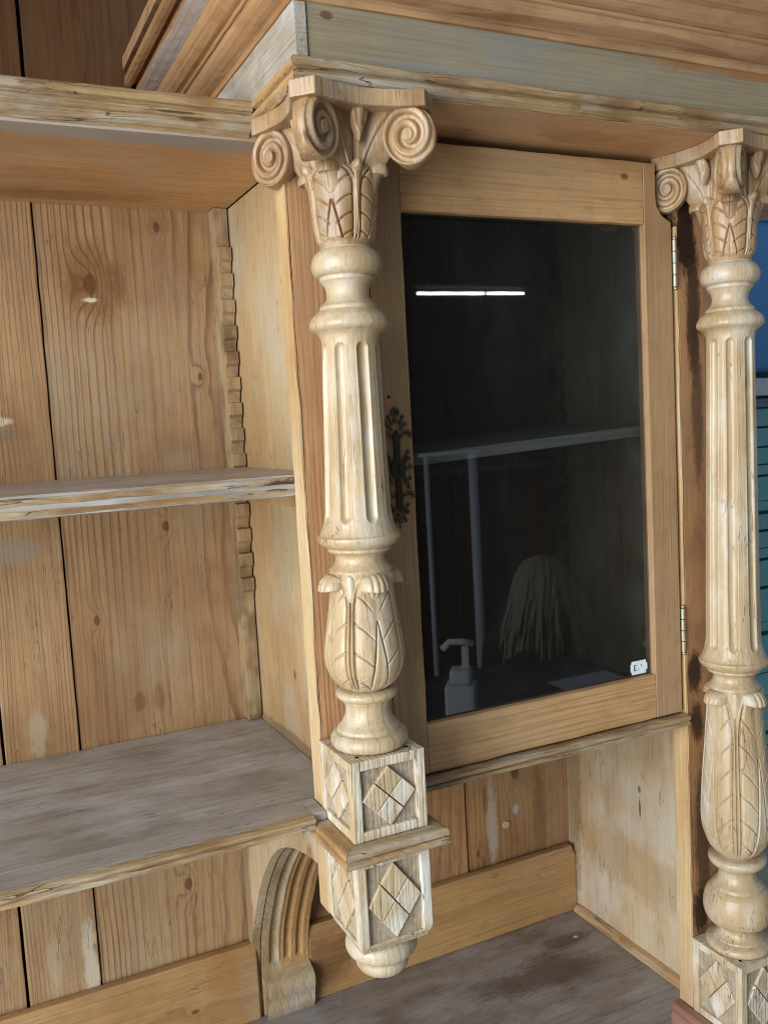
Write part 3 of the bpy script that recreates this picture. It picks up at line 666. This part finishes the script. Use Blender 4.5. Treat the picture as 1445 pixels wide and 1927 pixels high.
def carved_block(nm, x0, s, d, z0, z1, col, mg=(.0125, .0125, .0115, .0115), taper=0.):
    """square block with a sunk panel framed on its front and its two sides, lozenges inside"""
    dep = .0052
    bm = bmesh.new()
    x1 = x0+s; y0 = -d; y1 = -.0003
    # core
    c = bmesh.ops.create_cube(bm, size=1)['verts']
    for v_ in c: v_.co = Vector((x0+dep if v_.co.x < 0 else x1-dep, y0+dep if v_.co.y < 0 else y1, z0+.001 if v_.co.z < 0 else z1-.001))
    me = None
    core = from_bm(nm, bm, W_field, col)
    bm = bmesh.new()
    def bar(xa, xb, ya, yb, za, zb):
        q = bmesh.ops.create_cube(bm, size=1)['verts']
        for v_ in q: v_.co = Vector((xa if v_.co.x < 0 else xb, ya if v_.co.y < 0 else yb, za if v_.co.z < 0 else zb))
    l, r_, b_, t_ = mg
    # corner stiles (L-shaped in plan, as square bars) and cross bars
    bar(x0, x0+l, y0, y0+l, z0, z1); bar(x1-r_, x1, y0, y0+r_, z0, z1)
    bar(x0, x0+l, y1-l, y1, z0, z1); bar(x1-r_, x1, y1-l, y1, z0, z1)
    for za, zb in ((z0+.0002, z0+b_), (z1-t_, z1-.0002)):
        bar(x0+l-.0005, x1-r_+.0005, y0+.0002, y0+.02, za, zb); bar(x0+.0002, x0+.02, y0+l-.0005, y1-l+.0005, za, zb); bar(x1-.02, x1-.0002, y0+l-.0005, y1-l+.0005, za, zb)
    pass
    bar(x0+.0008, x1-.0008, y0+.0008, y1, z1-t_+.001, z1-.0005); bar(x0+.0008, x1-.0008, y0+.0008, y1, z0+.0005, z0+b_-.001)
    bevel(bm, .0017)
    if taper:
        for zc_ in (z0+.016, z0+.0115, z0+.007):
            bmesh.ops.bisect_plane(bm, geom=bm.verts[:]+bm.edges[:]+bm.faces[:], plane_co=(0, 0, zc_), plane_no=(0, 0, 1))
        for v_ in bm.verts:
            t = max(0, (z0+.016-v_.co.z)/.016); k = taper*t*t
            v_.co.x += (k if v_.co.x < (x0+x1)/2 else -k); v_.co.y += k if v_.co.y < -d/2 else 0
    from_bm('panel_frame', bm, W_plinth, col)
    lozenges(None, 'Y', y0, x0+l, x1-r_, z0+b_, z1-t_, col, -1)
    lozenges(None, 'X', x0, y0+l, y1-l, z0+b_, z1-t_, col, -1)
    return core
def column(x0, kind):
    s, d = .0952, .097; cx, cy = x0+s/2, -.0485
    sh = 0 if kind == 'hanging' else -.245
    up_ = [(.0325, 1.06), (.0327, 1.066), (.0345, 1.073), (.0385, 1.0772), (.0435, 1.0802), (.0455, 1.0825), (.0463, 1.0845), (.0455, 1.0890), (.0430, 1.0945), (.0385, 1.0988), (.0345, 1.1015), (.0337, 1.1020), (.0335, 1.1055), (.0328, 1.1065), (.0282, 1.1100), (.0250, 1.1150), (.0240, 1.1205), (.0250, 1.1265), (.0280, 1.1318), (.0310, 1.1345), (.0315, 1.1350), (.0315, 1.1390), (.0310, 1.1393), (.0355, 1.1405), (.0392, 1.1445), (.0408, 1.1510), (.0400, 1.1580), (.0368, 1.1640), (.0320, 1.1685), (.0295, 1.1692), (.0292, 1.1720), (.0, 1.1722)]
    flare = [(.0372, .8030), (.0368, .8055), (.0330, .8090), (.0300, .8130), (.0290, .8175), (.0297, .8215), (.0330, .8248), (.0378, .8268), (.0380, .8300), (.0372, .8306), (.0415, .8325), (.0460, .8360), (.0488, .8405), (.0492, .8440), (.0480, .8452), (.0462, .8458), (.0430, .8530), (.0405, .8610), (.0390, .868), (.0382, .874)]
    flare = [(r, z+sh) for r, z in flare]
    shaft = flare+[(.0382+(.0325-.0382)*(z-(.874+sh))/(1.06-.874-sh), z) for z in np.linspace(.90+sh, 1.04, 12)]+up_
    bud_top = .803+sh
    if kind == 'hanging':
        low = [(.0, .5924), (.0400, .5926), (.0448, .5955), (.0466, .6005), (.0458, .6065), (.0415, .6118), (.0375, .6128), (.0372, .6165), (.0355, .6180), (.0312, .6225), (.0278, .6290), (.0264, .6365), (.0268, .6430), (.0290, .6472), (.0298, .6478), (.0300, .6495), (.0355, .6528), (.0372, .6560), (.0368, .6590), (.0330, .6622), (.0270, .6630), (.0, .6632)]
        bud = [(.0250, .6625), (.0320, .667), (.0375, .674), (.0425, .683), (.0457, .693), (.0466, .703), (.0455, .717), (.043, .732), (.0405, .748), (.038, .763), (.0364, .775), (.0362, .785), (.0366, .795), (.0372, .8032)]
        z0, nv = .6650, 4
    else:
        low = [(.0, .1537), (.0420, .1539), (.0460, .1562), (.0474, .1605), (.0455, .1655), (.0390, .1690), (.0368, .1696), (.0365, .1715), (.0330, .1735), (.0292, .1775), (.0277, .1825), (.0305, .1878), (.0312, .1885), (.0370, .1915), (.0440, .1965), (.0488, .2060), (.0505, .2165), (.0495, .2275), (.0460, .2400), (.0400, .2480), (.0375, .2490), (.0372, .2530), (.0330, .2565), (.0285, .2620), (.0264, .2695), (.0280, .2765), (.0330, .2810), (.0400, .2870), (.0420, .2925), (.0410, .2965), (.0350, .2995), (.0, .3000)]
        bud = [(.0260, .2995), (.0330, .306), (.041, .318), (.047, .335), (.0497, .355), (.049, .38), (.0468, .415), (.0438, .45), (.0412, .48), (.039, .51), (.0376, .535), (.0372, .5582)]
        z0, nv = .3030, 6
    col = lathe('column', smooth_prof(low, 1), cx, cy, W_carve, cab, 128, .0010, label='carved column hanging from the cornice to a square pendant block' if kind == 'hanging' else 'carved column standing on a square plinth on the worktop')
    lathe('fluted_shaft', smooth_prof(shaft, 1), cx, cy, W_carve, col, 288, .0013, flutes(.862+sh, 1.064))
    lathe('carved_bud', smooth_prof(bud, 2), cx, cy, W_carve, col, 480, .0008, leaf_relief(z0, bud_top-.004, nv, math.pi/4))
    e = bud_top
    sec = [(.0350, -.038), (.0372, -.010), (.0385, -.0010), (.0440, -.0010), (.0500, -.0055), (.0540, -.0120), (.0552, -.0180), (.0545, -.0205), (.0525, -.0185), (.0490, -.0140), (.0440, -.0135), (.0400, -.0200), (.0370, -.036)]
    for th in (0, math.pi/2, -math.pi/2, math.pi): curl('leaf_tip', cx, cy, th, .70, [(r, e+z) for r, z in sec], W_carve, col, 3)
    for th in (math.pi/4, -math.pi/4, -3*math.pi/4): curl('leaf_hood', cx, cy, th, .24, [(r, e+z) for r, z in [(.0345, -.034), (.0372, -.022), (.0385, -.009), (.0390, -.003), (.0398, -.0015), (.0408, -.005), (.0410, -.011), (.0402, -.018), (.0385, -.032)]], W_carve, col, 0, 20)
    capital(cx, cy, col)
    if kind == 'hanging':
        carved_block('plinth_block', x0, s, d, .4975, .5924, col)
        carved_block('pendant_block', x0, s, d, .3600, .4762, col, taper=.0085)
        box('pendant_back', x0+.0006, x0+s+.0015, .0002, .0335, .3665, .4763, W_edge, col, .004)
        # moulded band between the two blocks, mitred round three sides
        bp = [(-.015, .4973), (.0005, .4973), (.0130, .4971), (.0162, .4962), (.0178, .4940), (.0182, .4908), (.0176, .4888), (.0155, .4879), (.0136, .4871), (.0138, .4860), (.0165, .4852), (.0187, .4834), (.0191, .4808), (.0182, .4786), (.0155, .4771), (.006, .4767), (-.015, .4766)]
        o = .0003
        for pth in ([(x0, -.0006), (x0, -d), (x0+.00001, -d)],):
            pass
        def band(a, b, ma, mb, mat):
            bm = bmesh.new(); rows = []; n = 14; A = Vector(a); Bv = Vector(b); dd = (Bv-A).normalized(); nn = Vector((dd.y, -dd.x))
            for i in range(n+1):
                row = []
                for (ou, z) in bp:
                    p = A.lerp(Bv, i/n)+nn*(ou+random.uniform(-.0004, .0004))
                    if i == 0: p = p-dd*(ou*ma-.0002*ma)
                    if i == n: p = p+dd*(ou*mb-.0002*mb)
                    row.append(bm.verts.new((p.x, p.y, z+random.uniform(-.0003, .0003))))
                rows.append(row)
            k_ = len(bp)
            for r0, r1 in zip(rows, rows[1:]):
                for k in range(k_): bm.faces.new((r0[k], r0[(k+1) % k_], r1[(k+1) % k_], r1[k]))
            bm.faces.new(rows[0]); bm.faces.new(rows[-1][::-1]); from_bm('moulding_band', bm, mat, col)
        band((x0, -.0006), (x0, -d), 0, 1, W_mouldy); band((x0, -d), (x0+s, -d), 1, 1, W_mould); band((x0+s, -d), (x0+s, -.0006), 1, 0, W_mouldy)
        foot = [(.0300, .3625), (.0330, .3600), (.0400, .3560), (.0440, .3490), (.0442, .3420), (.0410, .3355), (.0350, .3320), (.0330, .3305), (.0325, .3265), (.0330, .3250), (.0325, .3200), (.0290, .3140), (.0240, .3105), (.0190, .3085), (.0100, .3065), (.0, .3060)]
        lathe('pendant_foot', smooth_prof(foot, 1), cx, cy, W_carve, col, 96, .0012)
    else:
        carved_block('plinth_block', x0, s, d, .0352, .1537, col)
        rb = [(-.02, .0345), (.0005, .0345), (.012, .0335), (.0150, .0305), (.0150, .0255), (.0130, .0235), (.0160, .0215), (.0175, .016), (.0175, .0004), (-.02, .0004)]
        sweep('base_moulding', rb, [(x0, .03), (x0, -d), (x0+s, -d), (x0+s, .03)], W_red, col, .0004)
    return col
column(-.1516, 'hanging')
column(.4413, 'standing')

# ------------------------------------------------------------------ worktop of the base cabinet
wt = bpy.data.objects.new('worktop', None); C.objects.link(wt)
wt['label'] = 'dark stained pine worktop of planks under the cabinet, in the lower niche'; wt['category'] = 'worktop'
for ya, yb in ((.0985, .44), (-.13, .0970), (-.30, -.1315)): box('plank', -1.1, 1.0, ya, yb, -.03, 0, W_count, wt, .0016, .0003)

# ------------------------------------------------------------------ seen past the right column
win = bpy.data.objects.new('shutter_window', None); C.objects.link(win); win['label'] = 'teal slatted shutter in a pale window frame behind the right column'; win['category'] = 'shutter'
MT = plain('teal_slat_paint', '#6aa3ad', .5); MF = plain('pale_frame_paint', '#b9c4cc', .5)
box('frame_head', 1.7, 3.0, 1.255, 1.305, .995, 1.055, MF, win, .004)
box('frame_jamb', 1.7, 1.76, 1.256, 1.304, -.6, .994, MF, win, .004)
box('frame_rail', 1.762, 3.0, 1.27, 1.305, .955, .985, plain('dark_frame_paint', '#66727e', .5), win, .003)
sl0 = None
for i in range(46):
    z0 = .95-i*.0335
    if sl0 is None: sl0 = box('slat', 1.765, 3.0, 1.280, 1.295, -.0332, 0, MT, win, .0012); sl0.location.z = z0
    else:
        o = sl0.copy(); C.objects.link(o); o.location.z = z0; o.rotation_euler.x = random.uniform(-.01, .01)
bp_ = box('blue_panel', 1.25, 3.2, 1.262, 1.302, 1.075, 1.600, MW, None, .006, label='bright blue painted board on the wall above the teal shutter', category='wall panel')
box('panel_lip', 1.25, 3.2, 1.250, 1.262, 1.585, 1.600, MW, bp_, .003); box('panel_lip', 1.25, 3.2, 1.252, 1.262, 1.0752, 1.088, plain('navy_paint', '#2b558c', .5), bp_, .003)

# ------------------------------------------------------------------ things in the shop that the door glass mirrors, then an added blocker
lamp = bpy.data.objects.new('tube_lamp', None); C.objects.link(lamp); lamp['label'] = 'lit fluorescent tube lamp mirrored in the door glass'; lamp['category'] = 'lamp'
bm = bmesh.new(); tube(bm, [(3.26, -5.98, 2.071), (4.36, -5.98, 2.084)], .0095, 14); from_bm('tube', bm, emitter('tube_glow', (.85, .97, 1), 75), lamp)
box('batten_housing', 3.2, 4.42, -6.05, -6.0, 2.125, 2.16, plain('lamp_grey', '#2c2e30', .6), lamp, .005)
box('wire_clip', 3.928, 3.948, -5.966, -5.95, 2.050, 2.085, plain('clip_grey', '#333638', .5), lamp, .003)
MPl = plain('white_plastic', '#f2f5f8', .4)
tab = bpy.data.objects.new('table', None); C.objects.link(tab); tab['label'] = 'plain dark table in the shop holding a hand sanitiser bottle'; tab['category'] = 'table'
MTb = plain('dark_table_top', '#2a2320', .5)
box('table_top', .78, 2.1, -1.95, -1.40, -.03, 0, MTb, tab, .004)
for x_, y_ in ((.82, -1.9), (2.06, -1.9), (.82, -1.45), (2.06, -1.45)): box('leg', x_-.025, x_+.025, y_-.025, y_+.025, -.8498, -.031, MTb, tab, .004)
dsp = bpy.data.objects.new('sanitiser_dispenser', None); C.objects.link(dsp); dsp['label'] = 'white pump bottle of hand sanitiser on the dark table'; dsp['category'] = 'dispenser'
box('bottle', .868, .966, -1.53, -1.43, .001, .115, MPl, dsp, .012); box('bottle_shoulder', .885, .955, -1.515, -1.445, .1155, .165, MPl, dsp, .012)
box('pump_stem', .925, .948, -1.49, -1.47, .1655, .236, MPl, dsp, .003)
bm = bmesh.new(); tube(bm, [(.965, -1.48, .243), (.93, -1.48, .252), (.885, -1.48, .250), (.862, -1.48, .226)], .011, 10); from_bm('pump_spout', bm, MPl, dsp, True)
dsp.location = (.917, -1.48, 0); dsp.rotation_euler = (0, 0, R(38))
for ch in dsp.children:
    ch.data.transform(Matrix.Translation((-.917, 1.48, 0)))
pp = box('paper_sheet', 1.36, 1.62, -1.62, -1.42, .0012, .004, plain('paper_white', '#c9ccd8', .7), None, 0, label='loose white paper sheet lying on the dark table', category='paper')
rk = bpy.data.objects.new('steel_rail', None); C.objects.link(rk); rk['label'] = 'tall upright steel rail with two posts in the shop'; rk['category'] = 'clothes rail'
MS = plain('white_painted_steel', '#dfe4ec', .4)
bm = bmesh.new(); tube(bm, [(1.640, -2.98, .79), (1.640, -2.98, -.8498)], .013, 12); from_bm('upright', bm, MS, rk, True)
bm = bmesh.new(); tube(bm, [(1.912, -2.98, .79), (1.912, -2.98, -.8498)], .024, 12); from_bm('upright', bm, MS, rk, True)
bm = bmesh.new(); tube(bm, [(1.60, -2.98, .80), (1.95, -2.98, .80)], .010, 12); from_bm('top_bar', bm, MS, rk, True)
# person bent over the table, seen from the side of the glass as a faint reflection
def skin(name, pts, edges, rad, mat, parent=None, root=0, **props):
    me = bpy.data.meshes.new(name); me.from_pydata(pts, edges, []); o = link(name, me, mat, parent, **props)
    sk = o.modifiers.new('skin', 'SKIN'); lay = me.skin_vertices[0].data
    for i, r in enumerate(rad): lay[i].radius = (r, r) if not isinstance(r, tuple) else r
    lay[root].use_root = True
    sb = o.modifiers.new('sub', 'SUBSURF'); sb.levels = 2; sb.render_levels = 2
    dg = bpy.context.evaluated_depsgraph_get(); ev = o.evaluated_get(dg); m2 = bpy.data.meshes.new_from_object(ev)
    o.modifiers.clear(); o.data = m2
    if not m2.materials: m2.materials.append(mat)
    m2.shade_smooth(); return o
stl = bpy.data.objects.new('stool', None); C.objects.link(stl); stl['label'] = 'round wooden stool behind the dark table'; stl['category'] = 'stool'
bm = bmesh.new(); res = bmesh.ops.create_cone(bm, cap_ends=True, segments=24, radius1=.17, radius2=.17, depth=.04); bmesh.ops.translate(bm, verts=res['verts'], vec=(1.66, -2.36, -.42)); bevel(bm, .006); from_bm('seat', bm, MTb, stl)
for k in range(4):
    a = k*math.pi/2+.4; bm = bmesh.new(); tube(bm, [(1.66+.12*math.cos(a), -2.36+.12*math.sin(a), -.441), (1.66+.17*math.cos(a), -2.36+.17*math.sin(a), -.8498)], .016, 8); from_bm('leg', bm, MTb, stl)
px, py = 1.66, -2.36
Pp = [(px, py, -.30), (px, py+.05, -.12), (px-.01, py+.16, .03), (px-.02, py+.24, .13), (px-.02, py+.29, .20), (px-.02, py+.33, .28),
      (px-.17, py+.18, .02), (px-.24, py+.26, -.12), (px-.18, py+.47, .035), (px+.13, py+.18, .02), (px+.20, py+.26, -.12), (px+.14, py+.47, .035),
      (px-.09, py+.04, -.33), (px-.13, py+.40, -.33), (px-.13, py+.40, -.80), (px+.09, py+.04, -.33), (px+.13, py+.40, -.33), (px+.13, py+.40, -.80), (px-.13, py+.52, -.825), (px+.13, py+.52, -.825)]
Ed = [(0, 1), (1, 2), (2, 3), (3, 4), (4, 5), (3, 6), (6, 7), (7, 8), (3, 9), (9, 10), (10, 11), (0, 12), (12, 13), (13, 14), (0, 15), (15, 16), (16, 17), (14, 18), (17, 19)]
Rd = [(.15, .11), (.14, .10), (.15, .10), (.08, .07), .05, .085, .06, .045, .032, .06, .045, .032, .085, .065, .045, .085, .065, .045, .035, .035]
per = skin('person', Pp, Ed, Rd, plain('dark_clothing', '#20202b', .8), None, 0, label='seated person with long blonde hair and dark clothes bent over the table', category='person')
hm = bmesh.new(); hc = Vector((px-.02, py+.335, .255))
res = bmesh.ops.create_uvsphere(hm, u_segments=20, v_segments=14, radius=1); bmesh.ops.scale(hm, verts=res['verts'], vec=(.100, .104, .122)); bmesh.ops.translate(hm, verts=res['verts'], vec=hc)
for i in range(700):
    th = random.uniform(0, 2*math.pi); el = random.uniform(.05, 1.45); R0 = .108+random.uniform(0, .012)
    p = hc+Vector((math.cos(th)*math.cos(el)*R0*.95, math.sin(th)*math.cos(el)*R0, math.sin(el)*R0*1.15)); pts = [tuple(hc+Vector((random.uniform(-.02, .02), random.uniform(-.02, .02), .125)))]
    out = Vector((math.cos(th), math.sin(th), 0)); pts.append(tuple(p)); L = random.uniform(.20, .40); q = p.copy()
    for k in range(5):
        q = q+Vector((out.x*.012+random.uniform(-.006, .006)+(.012 if out.x > 0 else -.003), out.y*.008+random.uniform(-.006, .006), -L/5)); pts.append(tuple(q))
    tube(hm, pts, lambda t: .0110-.0060*t, 5)
hair = from_bm('hair', hm, plain('blonde_hair', '#9a907c', .8), per, True)
blk = bpy.data.objects.new('reflection_blocker', None); C.objects.link(blk); blk['label'] = 'added long dark block hiding the bright floor from the glass reflection'; blk['category'] = 'reflection blocker'  # added dark box, keeps the bright floor out of the door glass reflection
MD = plain('dark_brown_paint', '#2b2724', .6)
box('blocker_body', -.2, 8.5, -4.6, -4.1, -.8498, .62, MD, blk, .01)
for k in range(8): box('blocker_front', -.1+k*1.07, .9+k*1.07, -4.099, -4.07, -.75, .55, MD, blk, .008)
